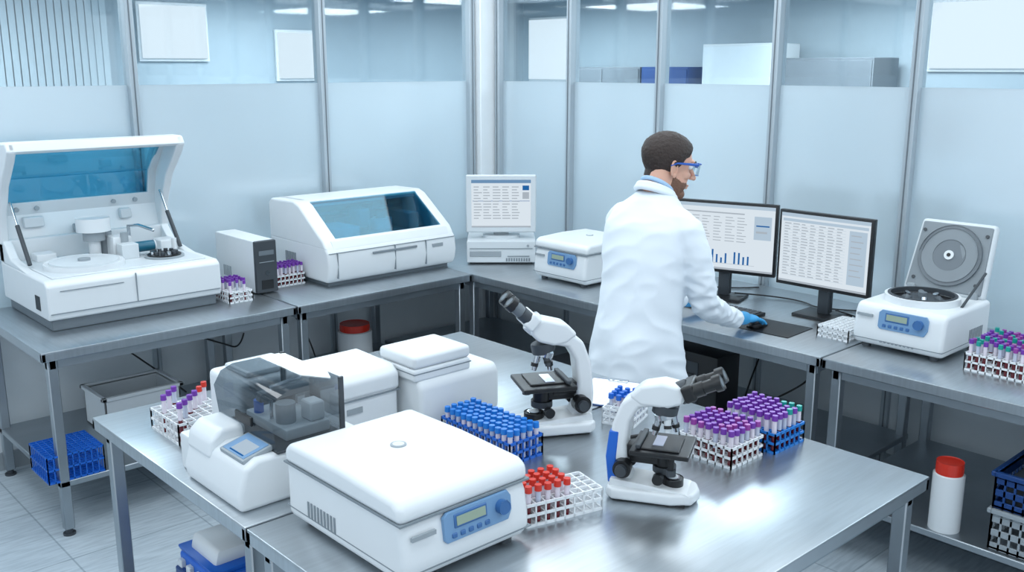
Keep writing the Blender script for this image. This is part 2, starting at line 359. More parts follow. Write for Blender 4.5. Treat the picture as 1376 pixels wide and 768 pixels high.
# ------------------------------------------------------------------ open-lid analyzer (front -Y)
def open_analyzer():
    b=B();W=.87
    b.box(.02,W-.02,.02,.68,0,.06,MGREY,.008,2)
    b.prism([(0,.055),(-.015,.10),(-.01,.225),(.02,.245),(.70,.245),(.70,.055)],'x',0,W,WHITE,.012,3)
    b.box(.42,.424,-.018,-.008,.09,.235,SEAM);b.box(.01,W-.01,-.0165,-.008,.088,.092,SEAM);b.box(.06,.36,-.017,-.012,.195,.198,SEAM)
    for x in (0,W-.045): b.prism([(.25,.24),(.70,.24),(.70,.36),(.62,.36),(.52,.28)],'x',x,x+.045,WHITE,.01,2)
    b.box(0,W,.62,.70,.24,.36,WHITE,.012,2)
    b.box(.05,W-.05,.05,.60,.243,.252,OFFW,.003,1)
    b.cyl((.27,.25,.25),(.27,.25,.272),.19,WHITE,seg=48,bev=.005);b.cyl((.27,.25,.272),(.27,.25,.28),.165,OFFW,seg=48,bev=.003);b.cyl((.27,.25,.28),(.27,.25,.292),.03,GREY)
    b.cyl((.40,.46,.25),(.40,.46,.40),.03,WHITE);b.cyl((.40,.46,.40),(.40,.46,.45),.085,WHITE,seg=32,bev=.01);b.cyl((.40,.46,.34),(.40,.46,.40),.055,GREY)
    b.box(.46,.56,.36,.46,.25,.36,WHITE,.01,2);b.cyl((.52,.36,.25),(.52,.36,.38),.02,GREY);b.box(.47,.56,.27,.35,.25,.33,OFFW,.008,2)
    b.cyl((.55,.33,.30),(.66,.33,.30),.028,TEALD);b.cyl((.66,.33,.30),(.665,.33,.30),.03,WHITE)
    b.cyl((.67,.22,.25),(.67,.22,.262),.10,GREY,seg=40);b.cyl((.67,.22,.262),(.67,.22,.268),.085,BLACK,seg=40)
    for k in range(12):
        a=k*math.pi/6;b.cyl((.67+.06*math.cos(a),.22+.06*math.sin(a),.265),(.67+.06*math.cos(a),.22+.06*math.sin(a),.285),.011,DGREY if k%3 else CHROME,seg=10)
    b.tube([(.58,.45,.25),(.58,.45,.40),(.60,.36,.41),(.64,.27,.39)],.009,CHROME);b.box(.72,.82,.38,.50,.25,.31,WHITE,.01,2)
    b.cyl((.76,.3,.25),(.76,.3,.33),.014,WHITE);b.cyl((.47,.50,.25),(.47,.50,.37),.035,GREY,bev=.004);b.box(.12,.22,.5,.6,.25,.29,WHITE,.008,2)
    # lid shell leaning forward over the deck
    prof=[(.63,.34),(.70,.34),(.745,.48),(.71,.68),(.55,.865),(.36,.872),(.33,.83),(.38,.77),(.52,.64),(.61,.48)]
    for x in (-.01,W-.035): b.prism(prof,'x',x,x+.045,WHITE,.012,3)
    b.prism([(.655,.34),(.70,.34),(.742,.48),(.70,.48)],'x',0,W,WHITE,.006,2)
    b.prism([(.70,.47),(.742,.47),(.735,.54),(.69,.54)],'x',0,W,OFFW,.004,2)
    b.prism([(.42,.82),(.47,.855),(.46,.872),(.36,.872),(.33,.83),(.36,.815)],'x',0,W,WHITE,.008,2)
    fr=[(.69,.53),(.735,.53),(.71,.68),(.56,.865),(.44,.86),(.52,.80),(.65,.66)]
    b.prism(fr,'x',0,.065,OFFW,.005,1);b.prism(fr,'x',W-.075,W,OFFW,.005,1)
    b.prism([(.705,.53),(.712,.535),(.675,.67),(.668,.665)],'x',.055,W-.065,TEALL);b.prism([(.668,.665),(.675,.67),(.46,.86),(.45,.85)],'x',.055,W-.065,TEALL)
    b.box(.12,.22,.65,.69,.41,.465,OFFW,.005,1);b.box(.62,.68,.65,.69,.41,.465,OFFW,.005,1);b.box(.36,.46,.63,.66,.37,.41,GREY,.005,1)
    for x in (.10,.2,.6,.72): b.cyl((x,.68,.505),(x,.70,.505),.012,GREY,seg=12)
    for x in (.045,W-.05):
        b.cyl((x,.36,.27),(x,.50,.45),.011,DGREY,seg=12);b.cyl((x,.50,.45),(x,.58,.56),.006,CHROME,seg=12)
    for k in range(6): b.box(-.003,.002,.1+k*.012,.106+k*.012,.09,.16,DGREY)
    b.done('chemistry_analyzer',(1.36,4.72,T9))
open_analyzer()
b=B();b.box(0,.13,.02,.48,.008,.30,WHITE,.008,2);b.box(.0,.13,0,.03,.008,.30,DGREY,.008,2)
b.box(.02,.11,-.003,.003,.22,.245,MGREY);b.box(.02,.11,-.003,.003,.18,.183,GREY);b.cyl((.065,-.004,.12),(.065,.002,.12),.012,CHROME);b.box(.03,.1,-.003,.003,.03,.08,BLACK)
for k in range(5): b.box(-.002,.001,.3+k*.02,.31+k*.02,.06,.12,GREY)
b.box(.01,.12,.05,.45,0,.01,BLACK);b.done('computer_tower',(2.46,4.76,T9))
# ------------------------------------------------------------------ teal window analyzer
def win_analyzer():
    b=B();W=.93;D=.65
    b.box(.03,W-.03,.05,D-.02,0,.03,MGREY)
    b.prism([(.02,.025),(0,.06),(-.012,.12),(0,.2),(.03,.235),(D,.235),(D,.025)],'x',0,W,WHITE,.016,3)
    prof=[(.012,.215),(.05,.265),(.30,.445),(.36,.465),(D-.03,.46),(D,.43),(D,.22)]
    b.prism(prof,'x',0,.10,WHITE,.014,3);b.prism(prof,'x',W-.07,W,WHITE,.014,3)
    b.prism([(.32,.452),(.36,.465),(D-.03,.46),(D,.43),(D,.40),(.33,.42)],'x',.05,W-.04,WHITE,.008,2)
    b.prism([(.012,.215),(.04,.262),(.07,.27),(.09,.235)],'x',.05,W-.04,WHITE,.006,2)
    b.box(.08,W-.06,D-.03,D-.01,.22,.44,DGREY);b.box(.09,W-.07,.05,D-.02,.236,.242,MGREY)
    b.prism([(.055,.262),(.06,.257),(.335,.449),(.33,.456)],'x',.095,W-.065,TEAL)
    b.box(.14,.32,.14,.38,.24,.31,WHITE,.01,2);b.box(.42,.5,.3,.44,.24,.38,GREY,.01,2);b.cyl((.60,.33,.24),(.60,.33,.31),.07,OFFW);b.cyl((.60,.33,.31),(.60,.33,.35),.03,DGREY)
    b.box(.72,.80,.2,.44,.24,.34,GREY,.01,2);b.box(.12,.86,.48,.53,.34,.36,CHROME);b.cyl((.37,.2,.24),(.37,.2,.29),.04,BLACK);b.box(.52,.56,.36,.42,.24,.40,BLACK,.004,1);b.box(.3,.42,.4,.5,.24,.33,DGREY,.005,1)
    for x in (.06,.46,.69): b.box(x,x+.003,-.013,.003,.05,.2,SEAM)
    b.box(.01,W-.01,-.004,.004,.196,.199,SEAM);b.box(.30,.62,-.016,-.006,.165,.178,SEAM,.002,1)
    b.box(.74,.82,-.012,-.004,.15,.17,GREY)
    for k in range(7): b.box(-.003,.002,.35+k*.018,.36+k*.018,.08,.16,SEAM)
    b.done('immunoassay_analyzer',(2.84,4.64,T9))
win_analyzer()
# ------------------------------------------------------------------ monitors
def screen_ui(b,x0,x1,z0,z1,y,kind):
    e=.0012;W=x1-x0;Hh=z1-z0
    def q(a,c,d,f,m,k=1): b.quad([(x0+a*W,y-e*k,z0+d*Hh),(x0+c*W,y-e*k,z0+d*Hh),(x0+c*W,y-e*k,z0+f*Hh),(x0+a*W,y-e*k,z0+f*Hh)],m)
    q(0,1,0,1,SCR,.5);q(0,1,.95,1,SCRP);q(0,1,0,.03,SCRL)
    rnd=random.Random(kind)
    if kind==1:
        q(.03,.7,.86,.88,SCRL);
        for r in range(9):
            for c in range(6): q(.03+c*.12,.03+c*.12+rnd.uniform(.05,.1),.80-r*.045,.80-r*.045+.012,SCRL)
        for c in range(14):
            if c in (4,9): continue
            q(.16+c*.045,.178+c*.045,.1,.1+rnd.uniform(.05,.24),SCRB)
        q(.15,.82,.093,.098,SCRL)
        q(.8,.97,.5,.85,SCRP);q(.82,.93,.6,.63,SCRL,1.6);q(.82,.95,.7,.72,SCRB,1.6);q(.03,.12,.1,.34,SCRP)
    elif kind==2:
        q(.02,.98,.88,.92,SCRP);
        for r in range(19):
            q(.03,.74,.835-r*.041,.838-r*.041,SCRP)
            for c in range(7): q(.04+c*.1,.04+c*.1+rnd.uniform(.04,.08),.845-r*.041,.845-r*.041+.013,SCRL)
        q(.78,.97,.1,.85,SCRP)
        for r in range(8): q(.8,.9+rnd.uniform(0,.05),.78-r*.08,.795-r*.08,SCRL,1.6)
    else:
        q(0,1,.93,1,SCRH,1.2)
        for r in range(12):
            for c in range(5): q(.04+c*.16,.04+c*.16+rnd.uniform(.07,.14),.84-r*.06,.84-r*.06+.02,SCRL)
        q(.86,.97,.78,.88,SCRB);q(.86,.97,.6,.74,SCRL);q(.02,.98,.55,.56,SCRB)
def lcd(nm,loc,rz,W,Hh,zb,kind):
    b=B();b.box(-W/2,W/2,-.012,.02,zb,zb+Hh,BLACK,.004,2);b.box(-W/2+.06,W/2-.06,.018,.045,zb+.06,zb+Hh-.06,BLACK,.01,2)
    screen_ui(b,-W/2+.014,W/2-.014,zb+.018,zb+Hh-.014,-.0125,kind)
    b.box(-.035,.035,.04,.06,.02,zb+Hh*.5,DGREY,.006,2);b.box(-.12,.12,-.07,.11,0,.016,BLACK,.006,2)
    b.box(-.03,.03,.02,.05,.012,zb+.06,DGREY,.006,2)
    return b.done(nm,loc,rz,wn=False)
lcd('computer_monitor',(4.30,3.0,T9),R(-90+17),.57,.385,.145,1)
lcd('computer_monitor',(4.32,2.42,T9),R(-90),.51,.385,.14,2)
b=B();b.box(-.22,.22,0,.38,.01,.15,OFFW,.008,2);b.box(-.2,.2,-.004,.004,.10,.104,SEAM);b.box(-.2,.0,-.005,.003,.05,.085,GREY,.002,1);b.box(.04,.18,-.005,.003,.05,.055,SEAM)
for k in range(10): b.box(.03+k*.016,.04+k*.016,-.003,.003,.02,.04,SEAM)
b.cyl((.17,-.006,.12),(.17,.002,.12),.008,GREY);b.box(-.2,.2,.03,.34,0,.012,DGREY)
b.cyl((0,.17,.15),(0,.17,.168),.12,OFFW,seg=40);b.box(-.05,.05,.15,.2,.16,.22,OFFW,.01,2)
b.box(-.225,.225,.09,.13,.19,.56,OFFW,.01,3);b.box(-.15,.15,.12,.22,.24,.5,OFFW,.03,3)
screen_ui(b,-.19,.19,.225,.53,.0895,3)
b.done('desktop_computer',(4.03,4.50,T9),R(-42))
b=B();b.sph((0,0,.014),(.03,.05,.014),WHITE);b.done('computer_mouse',(4.16,4.22,T9),R(-50),wn=False)
b=B();b.box(-.075,.075,-.22,.22,0,.018,BLACK,.004,2)
for i in range(5):
    for j in range(15): b.box(-.062+i*.025,-.042+i*.025,-.208+j*.028,-.184+j*.028,.018,.024,DGREY,.002,1)
b.done('keyboard',(4.07,2.84,T9),R(0),wn=False)
b=B();b.box(-.12,.12,-.15,.13,0,.004,BLACK,.001,1);b.done('mouse_pad',(3.97,2.47,T9),R(3),wn=False)
b=B();b.sph((0,0,.010),(.056,.032,.022),BLACK);b.box(-.05,.05,-.028,.028,0,.008,BLACK,.003,2);b.done('computer_mouse',(3.925,2.525,T9+.004),R(0),wn=False)
# ------------------------------------------------------------------ centrifuges
def panel(b,x0,x1,z0,z1,y,tilt=0):
    Mx=Matrix.Translation((0,y,z0))@Matrix.Rotation(tilt,4,'X')@Matrix.Translation((0,-y,-z0))
    h=z1-z0;w=x1-x0
    b.prism([(x0,z0+h*.12),(x0+w*.04,z0),(x1-w*.06,z0),(x1,z0+h*.3),(x1,z1-h*.2),(x1-w*.05,z1),(x0+w*.06,z1),(x0,z1-h*.15)],'y',y-.007,y+.006,PANEL,.003,2,Mx=Mx,ang=60)
    b.box(x0+w*.14,x0+w*.62,y-.010,y,z0+h*.42,z0+h*.88,PANELD,.002,1,Mx=Mx);b.box(x0+w*.17,x0+w*.59,y-.0115,y,z0+h*.5,z0+h*.8,LCD,0,1,Mx=Mx)
    b.cyl((x1-w*.17,y-.024,z0+h*.55),(x1-w*.17,y,z0+h*.55),h*.24,PANELD,seg=24,bev=.002,Mx=Mx)
    for k in range(5): b.box(x0+w*(.10+k*.12),x0+w*(.17+k*.12),y-.011,y,z0+h*.12,z0+h*.28,PANELD,.002,1,Mx=Mx)
def centrifuge(nm,loc,rz,W,D,Hh,lid=True):
    b=B();w=W/2
    for sx in (-1,1):
        for y in (.05,D-.05): b.cyl((sx*(w-.05),y,0),(sx*(w-.05),y,.02),.02,DGREY,seg=12)
    hb=Hh-(.05 if lid else 0)
    b.prism([(.02,.015),(0,.05),(0,hb*.42),(.012,hb*.8),(.03,hb),(D,hb),(D,.015)],'x',-w,w,WHITE,.022,4)
    b.box(-w-.001,w+.001,-.001,D-.0,.045,.048,SEAM)
    if lid:
        b.prism([(.012,hb-.012),(.016,Hh-.018),(.045,Hh-.004),(D*.5,Hh+.004),(D-.03,Hh+.0),(D,Hh-.02),(D,hb-.012)],'x',-w-.004,w+.004,WHITE,.018,4)
        b.box(-w-.0045,w+.0045,.0105,D+.0005,hb-.013,hb-.008,SEAM)
        b.cyl((0,D*.55,Hh-.002),(0,D*.55,Hh+.0065),.022,GREY,seg=28);b.cyl((0,D*.55,Hh),(0,D*.55,Hh+.0075),.016,OFFW,seg=28)
    panel(b,-w*.42,w*.66,hb*.50,hb*.92,.002,R(-6))
    for k in range(9):
        b.box(-w-.002,-w+.003,D*.55+k*.016,D*.55+k*.016+.008,hb*.25,hb*.5,SEAM)
        b.box(w-.003,w+.002,D*.55+k*.016,D*.55+k*.016+.008,hb*.25,hb*.5,SEAM)
        if not lid: b.box(-w*.35+k*.018,-w*.35+k*.018+.009,-.003,.003,hb*.2,hb*.23,SEAM)
    b.box(-w*.9,-w*.55,-.004,.004,hb*.72,hb*.78,GREY)
    if not lid:
        cy=D*.47;r=w*.78
        def ring(z0,z1,ro,ri,m):
            tb=bmesh.new();N=48;vs=[]
            for (rr,z) in ((ro,z0),(ro,z1),(ri,z1),(ri,z0)): vs.append([tb.verts.new((rr*math.cos(2*math.pi*j/N),cy+rr*math.sin(2*math.pi*j/N),z)) for j in range(N)])
            for a in range(4):
                for j in range(N): tb.faces.new((vs[a][j],vs[a][(j+1)%N],vs[(a+1)%4][(j+1)%N],vs[(a+1)%4][j]))
            b.add(tb,m)
        ring(hb-.01,hb+.03,r,r*.90,WHITE);ring(hb+.012,hb+.034,r*.92,r*.84,DGREY)
        b.cyl((0,cy,hb-.002),(0,cy,hb+.006),r*.9,BLACK,seg=48)
        b.cyl((0,cy,hb),(0,cy,hb+.020),r*.66,DGREY,r1=r*.5,seg=36);b.cyl((0,cy,hb+.02),(0,cy,hb+.04),.018,MGREY)
        for k in range(6):
            a=k*math.pi/3;b.cyl((r*.5*math.cos(a),cy+r*.5*math.sin(a),hb),(r*.42*math.cos(a),cy+r*.42*math.sin(a),hb+.03),.013,CHROME if k%2 else MGREY,seg=12)
        L=.35;Mx=Matrix.Translation((0,D-.06,hb+.0))@Matrix.Rotation(R(-20),4,'X')
        b.box(-w*.92,w*.92,0,.05,.0,L,OFFW,.02,3,Mx=Mx,tx=.92);b.box(-w*.85,w*.85,-.006,.01,.015,L-.016,LIDG,.008,2,Mx=Mx,tx=.92)
        b.cyl((0,-.014,L*.52),(0,.0,L*.52),w*.70,MGREY,seg=48,bev=.003,Mx=Mx);b.cyl((0,-.018,L*.52),(0,-.01,L*.52),w*.62,LIDG,seg=48,bev=.003,Mx=Mx);b.cyl((0,-.0195,L*.52),(0,-.01,L*.52),w*.36,MGREY,seg=48,bev=.002,Mx=Mx)
        b.cyl((0,-.026,L*.52),(0,-.01,L*.52),.022,WHITE,Mx=Mx);b.cyl((0,-.028,L*.52),(0,-.01,L*.52),.009,BLACK,Mx=Mx)
        for sx in (-1,1):
            for z in (.06,L-.06): b.cyl((sx*w*.7,-.012,z),(sx*w*.7,0,z),.008,DGREY,Mx=Mx,seg=12)
            b.box(sx*w*.7-.02,sx*w*.7+.02,D-.07,D-.01,hb-.01,hb+.03,GREY,.006,2)
        b.cyl((w*.86,cy,hb+.0),(w*.86,D-.03,hb+.12),.006,DGREY,seg=10)
    return b.done(nm,loc,rz)
centrifuge('benchtop_centrifuge',(1.42,1.70,T9),0,.41,.55,.235)
centrifuge('benchtop_centrifuge',(3.90,3.86,T9),R(-90),.42,.48,.25)
centrifuge('benchtop_centrifuge',(3.98,1.86,T9),R(-90),.41,.48,.205,lid=False)
# ------------------------------------------------------------------ smoky cover analyzer
def smoke():
    b=B()
    b.prism([(.0,.0),(-.005,.05),(.02,.13),(.06,.15),(.42,.15),(.42,0)],'y',0,.36,WHITE,.016,3)
    b.prism([(.005,.10),(.015,.155),(.05,.185),(.13,.185),(.13,.10)],'y',.20,.355,WHITE,.014,3)
    Mx=Matrix.Translation((.075,.10,.152))@Matrix.Rotation(R(-14),4,'Y')
    b.box(-.05,.05,-.075,.07,-.01,.006,GREY,.004,2,Mx=Mx);b.box(-.042,.042,-.065,.06,.004,.0075,PANEL,0,1,Mx=Mx)
    b.box(-.03,.02,-.05,.03,.006,.0085,SCRP,0,1,Mx=Mx);b.box(-.036,-.032,-.05,.03,.006,.0085,SCRB,0,1,Mx=Mx)
    c=[(.12,.15),(.105,.275),(.13,.315),(.17,.33),(.345,.33),(.345,.15)]
    tb=bmesh.new()
    v0=[tb.verts.new((q[0],0,q[1])) for q in c];v1=[tb.verts.new((q[0],.35,q[1])) for q in c];n=len(c)
    tb.faces.new(v0);tb.faces.new(v1[::-1])
    for i in range(n-1): tb.faces.new((v0[i],v0[(i+1)%n],v1[(i+1)%n],v1[i]))
    b.add(tb,SMOKE,bev=.008,seg=2)
    for y in (-.001,.345): b.box(.335,.350,y,y+.008,.15,.332,DGREY)
    b.box(.12,.35,-.004,.355,.148,.156,DGREY,.002,1)
    b.box(.104,.114,.12,.22,.20,.23,BLACK,.003,1)
    b.box(.18,.33,.05,.30,.155,.19,OFFW,.006,2);b.box(.16,.33,.16,.19,.25,.28,MGREY,.004,1);b.cyl((.22,.12,.19),(.22,.12,.25),.03,GREY);b.cyl((.30,.25,.19),(.30,.25,.25),.025,DGREY)
    b.cyl((.2,.25,.19),(.2,.25,.23),.015,BLUE);b.box(.27,.32,.06,.12,.19,.25,WHITE,.005,1);b.tube([(.2,.17,.19),(.2,.17,.29),(.3,.17,.30)],.006,CHROME)
    b.box(.20,.455,.365,.60,0,.25,WHITE,.02,3);b.box(.24,.42,.40,.56,.25,.27,OFFW,.01,2)
    b.box(.02,.42,.36,.44,0,.12,WHITE,.012,2)
    return b.done('coagulation_analyzer',(1.13,2.36,T9))
smoke()
b=B();b.box(0,.25,0,.26,.01,.2,WHITE,.015,3);b.prism([(-.005,.15),(-.005,.21),(.03,.235),(.25,.24),(.27,.22),(.27,.15)],'x',-.005,.255,WHITE,.016,4)
b.box(-.006,.256,-.006,.271,.146,.151,SEAM);b.box(.02,.23,.02,.24,0,.012,DGREY);b.box(.04,.10,-.004,.002,.1,.12,GREY);b.done('label_printer',(1.60,2.60,T9))
b=B();b.prism([(0,.01),(0,.15),(.02,.185),(.25,.185),(.25,.01)],'x',0,.36,WHITE,.018,4);b.box(-.01,.24,.02,.23,.18,.225,WHITE,.01,3);b.box(-.011,.241,.019,.231,.207,.211,SEAM)
b.box(-.01,.24,.02,.23,.225,.27,WHITE,.014,4);b.box(.02,.34,.02,.23,0,.012,DGREY);b.done('benchtop_incubator',(1.875,2.505,T9))
# ------------------------------------------------------------------ microscopes (front = +x)
def microscope(loc,rz,sc,style):
    b=B()
    A=WHITE
    b.prism([(-.13,-.055),(-.11,-.075),(.06,-.07),(.12,-.05),(.135,0),(.12,.05),(.06,.07),(-.11,.075),(-.13,.055)],'z',.004,.04,A,.01,3,ang=50)
    b.prism([(-.125,.03),(-.12,.062),(-.02,.055),(.10,.042),(.12,.03)],'y',-.055,.055,A,.009,2)
    b.box(-.11,.1,-.06,.06,0,.006,BLACK)
    b.cyl((.055,0,.045),(.055,0,.062),.032,BLACK,seg=32,bev=.003);b.cyl((.055,0,.062),(.055,0,.068),.022,CHROME,seg=32);b.cyl((.055,0,.064),(.055,0,.07),.016,OFFW,seg=24)
    arm=[(-.125,.03),(-.132,.12),(-.122,.22),(-.095,.29),(-.05,.325),(.0,.33),(.0,.285),(-.045,.275),(-.068,.235),(-.078,.16),(-.072,.08),(-.05,.04)]
    b.prism(arm,'y',-.036,.036,A,.012,3,ang=25)
    if style==2:
        st=[(-.129,.04),(-.137,.12),(-.128,.20),(-.100,.20),(-.106,.12),(-.100,.04)]
        b.prism(st,'y',-.0385,.0385,BLUE,.003,1)
    for s_ in (-1,1):
        b.cyl((-.085,s_*.03,.095),(-.085,s_*.062,.095),.027,BLACK,seg=28,bev=.003);b.cyl((-.085,s_*.062,.095),(-.085,s_*.078,.095),.017,DGREY,seg=24,bev=.002)
        b.cyl((.02,s_*.04,.075),(.02,s_*.06,.075),.016,BLACK,seg=20,bev=.002)
    b.box(-.06,.11,-.085,.085,.152,.166,BLACK,.004,2);b.box(-.03,.08,-.065,.05,.166,.171,BLACK,.002,1);b.box(-.078,.0,-.025,.025,.12,.16,BLACK,.005,2)
    b.box(.0,.03,-.035,.04,.171,.1735,TUBEG);b.box(-.045,-.03,-.07,.07,.168,.18,DGREY,.002,1);b.cyl((.06,-.07,.10),(.06,-.07,.155),.009,BLACK);b.cyl((.06,-.07,.10),(.06,-.07,.118),.014,DGREY,seg=20)
    b.cyl((.03,0,.10),(.03,0,.15),.028,BLACK,seg=28,bev=.003);b.cyl((.03,0,.085),(.03,0,.10),.034,DGREY,seg=28,bev=.002);b.box(-.07,.03,-.022,.022,.105,.135,BLACK,.003,1)
    b.cyl((.025,0,.262),(.03,0,.288),.037,DGREY,seg=32,bev=.003);b.cyl((.03,0,.248),(.025,0,.264),.033,CHROME,seg=32)
    for k,(l,m) in enumerate(((.062,CHROME),(.045,OFFW),(.052,CHROME),(.036,DGREY))):
        a=R(200+k*90);dx,dy=math.cos(a)*.017,math.sin(a)*.017
        b.cyl((.03+dx,dy,.256),(.03+dx*1.9,dy*1.9,.256-l),.0125,m,r1=.008,seg=16);b.cyl((.03+dx*1.6,dy*1.6,.256-l*.55),(.03+dx*1.75,dy*1.75,.256-l*.75),.0115,BLACK,seg=16)
    if style==1: d=Vector((.72,0,.69)).normalized();o=Vector((.055,0,.348));head=[(-.075,.315),(-.04,.352),(.035,.372),(.075,.36),(.075,.325),(.05,.298),(.0,.283),(-.04,.29)]
    else: d=Vector((.90,0,.43)).normalized();o=Vector((.075,0,.328));head=[(-.075,.31),(-.04,.345),(.02,.36),(.07,.352),(.09,.33),(.08,.30),(.04,.285),(-.04,.285)]
    b.prism(head,'y',-.040,.040,A,.012,3,ang=25)
    b.cyl(o-d*.01,o+d*.018,.034,DGREY if style==2 else A,seg=32,bev=.003)
    b.box(-.005,.032,-.056,.056,-.025,.025,BLACK if style==2 else A,.009,3,Mx=Matrix.Translation(o+d*.012)@d.to_track_quat('X','Z').to_matrix().to_4x4())
    for s_ in (-1,1):
        q=o+d*.03+Vector((0,s_*.034,0))
        b.cyl(q,q+d*.04,.021,BLACK if style==2 else DGREY,seg=24,bev=.002);b.cyl(q+d*.04,q+d*.075,.0185,BLACK if style==2 else MGREY,seg=24,bev=.002);b.cyl(q+d*.072,q+d*.092,.0245,BLACK,seg=24,bev=.003);b.cyl(q+d*.092,q+d*.0925,.014,MGREY,seg=16)
    return b.done('microscope',loc,rz,sc=sc)
microscope((2.235,2.24,T9),R(152),1.10,1)
microscope((2.085,1.66,T9),R(-61),1.0,2)
b=B();b.box(-.11,.11,-.155,.155,0,.004,DBLUE,.001,1);b.box(-.105,.105,-.15,.14,.004,.007,PAPER);b.box(-.04,.04,.12,.15,.004,.014,CHROME,.003,1)
for k in range(12): b.box(-.08,.07,-.12+k*.018,-.119+k*.018,.007,.0073,SEAM)
b.done('clipboard',(2.67,2.36,T9),R(-65),wn=False)
b=B();b.cyl((-.06,0,.005),(.06,0,.005),.005,BLACK,seg=12);b.cyl((.06,0,.005),(.07,0,.005),.004,CHROME,r1=.001,seg=12);b.done('pen',(2.38,2.0,T9),R(-20),wn=False)
# ------------------------------------------------------------------ under-bench items
def jar(nm,loc,r,h,cap):
    b=B();b.cyl((0,0,0),(0,0,h*.8),r,WHITE,seg=36,bev=.008);b.cyl((0,0,h*.79),(0,0,h*.86),r,WHITE,r1=r*.8,seg=36)
    b.cyl((0,0,h*.84),(0,0,h),r*.86,cap,seg=36,bev=.005)
    for k in range(24): a=k*math.pi/12;b.box(r*.855,r*.87,-.002,.002,h*.86,h*.98,cap,Mx=Matrix.Rotation(a,4,'Z'))
    b.done(nm,loc,wn=False)
jar('plastic_jar',(3.30,5.1,.27),.11,.25,RED)
jar('plastic_jar',(3.80,1.50,.27),.062,.29,RED)
def crate(nm,loc,rz,W,D,Hh,m,inner=None):
    b=B();t=.008
    b.box(-W/2,W/2,-D/2,D/2,0,.01,m)
    for z in (.0,Hh*.33,Hh*.66,Hh-.03): 
        for y in (-D/2,D/2-t): b.box(-W/2,W/2,y,y+t,z,z+.028,m,.002,1)
        for x in (-W/2,W/2-t): b.box(x,x+t,-D/2,D/2,z,z+.028,m,.002,1)
    n=int(W/.035)
    for i in range(n+1):
        x=-W/2+i*(W-t)/n
        for y in (-D/2,D/2-t): b.box(x,x+t,y,y+t,0,Hh,m)
    n=int(D/.035)
    for i in range(n+1):
        y=-D/2+i*(D-t)/n
        for x in (-W/2,W/2-t): b.box(x,x+t,y,y+t,0,Hh,m)
    b.box(-W/2-.012,W/2+.012,-D/2-.012,-D/2+t,Hh-.02,Hh,m,.003,1);b.box(-W/2-.012,W/2+.012,D/2-t,D/2+.012,Hh-.02,Hh,m,.003,1)
    b.box(-W/2-.012,-W/2+t,-D/2,D/2,Hh-.02,Hh,m,.003,1);b.box(W/2-t,W/2+.012,-D/2,D/2,Hh-.02,Hh,m,.003,1)
    if inner: b.box(-W/2+.03,W/2-.03,-D/2+.03,D/2-.03,.01,Hh*.8,inner,.01,1)
    b.done(nm,loc,rz,wn=False)
crate('plastic_crate',(3.93,1.14,.27),0,.34,.34,.17,GREY)
crate('plastic_crate',(3.93,1.14,.445),0,.34,.34,.15,DBLUE,DGREY)
b=B();b.box(-.10,.10,-.13,.13,0,.26,BLUE,.015,3,tx=1.08,ty=1.08);b.box(-.10,.10,-.13,.13,.255,.28,BLUE,.008,2,tx=1.12,ty=1.12)
for k in range(4): b.box(-.124,-.105,-.11+k*.065,-.08+k*.065,.0,.24,OFFW,.003,1)
for k in range(3): b.box(-.08+k*.07,-.05+k*.07,-.152,-.135,.0,.24,OFFW,.003,1)
b.box(-.132,-.11,-.12,.12,.18,.215,DBLUE,.004,1);b.prism([(-.085,.27),(.085,.27),(.07,.33),(-.07,.33)],'y',-.10,.10,WHITE,.015,2)
b.done('sample_transport_box',(1.35,2.97,.2),wn=False)
b=B()
b.box(-.2,.2,-.15,.15,0,.01,GREY)
for (a,c,d,e) in ((-.2,.2,-.15,-.14),(-.2,.2,.14,.15),(-.2,-.19,-.15,.15),(.19,.2,-.15,.15)): b.box(a,c,d,e,0,.2,OFFW,.002,1)
for (a,c,d,e) in ((-.215,.215,-.165,-.14),(-.215,.215,.14,.165),(-.215,-.19,-.165,.165),(.19,.215,-.165,.165)): b.box(a,c,d,e,.19,.21,OFFW,.003,1)
b.done('storage_tray',(1.82,5.0,.27),wn=False)
b=B();b.box(-.1,.1,-.22,.22,0,.4,BLACK,.008,2);b.box(-.105,-.098,-.1,.1,.05,.35,DGREY)
for k in range(8): b.box(-.107,-.1,-.08,.08,.07+k*.03,.08+k*.03,BLACK)
b.done('computer_tower',(4.08,3.0,.27),wn=False)
b=B();b.box(-.15,.15,-.2,.2,0,.16,DGREY,.01,2);b.box(-.152,.152,-.202,.202,.11,.115,BLACK);b.box(-.16,-.15,-.05,.05,.05,.09,GREY,.003,1);b.done('uninterruptible_power_supply',(3.95,3.75,.27),wn=False)
def cable(nm,pts,r=.005,m=BLACK):
    cu=bpy.data.curves.new(nm,'CURVE');cu.dimensions='3D';sp=cu.splines.new('NURBS');sp.points.add(len(pts)-1)
    for i,p in enumerate(pts): sp.points[i].co=(*p,1)
    sp.use_endpoint_u=True;sp.order_u=3;cu.bevel_depth=r;cu.materials.append(m);o=bpy.data.objects.new(nm,cu);C.objects.link(o)
cable('power_cable',[(1.75,5.44,.86),(1.8,5.40,.7),(1.95,5.3,.55),(2.1,5.2,.40),(2.2,5.2,.29)])
cable('power_cable',[(2.3,5.44,.86),(2.28,5.38,.6),(2.5,5.3,.5),(2.6,5.3,.45),(2.7,5.44,.5)])
cable('power_cable',[(3.0,5.44,.86),(3.0,5.38,.6),(3.1,5.35,.45),(3.12,5.3,.29)])
cable('power_cable',[(4.70,2.9,.86),(4.5,2.85,.6),(4.3,2.8,.45),(4.2,2.78,.3)])
cable('power_cable',[(4.70,2.5,.86),(4.5,2.5,.55),(4.45,2.65,.4),(4.2,2.78,.32)])
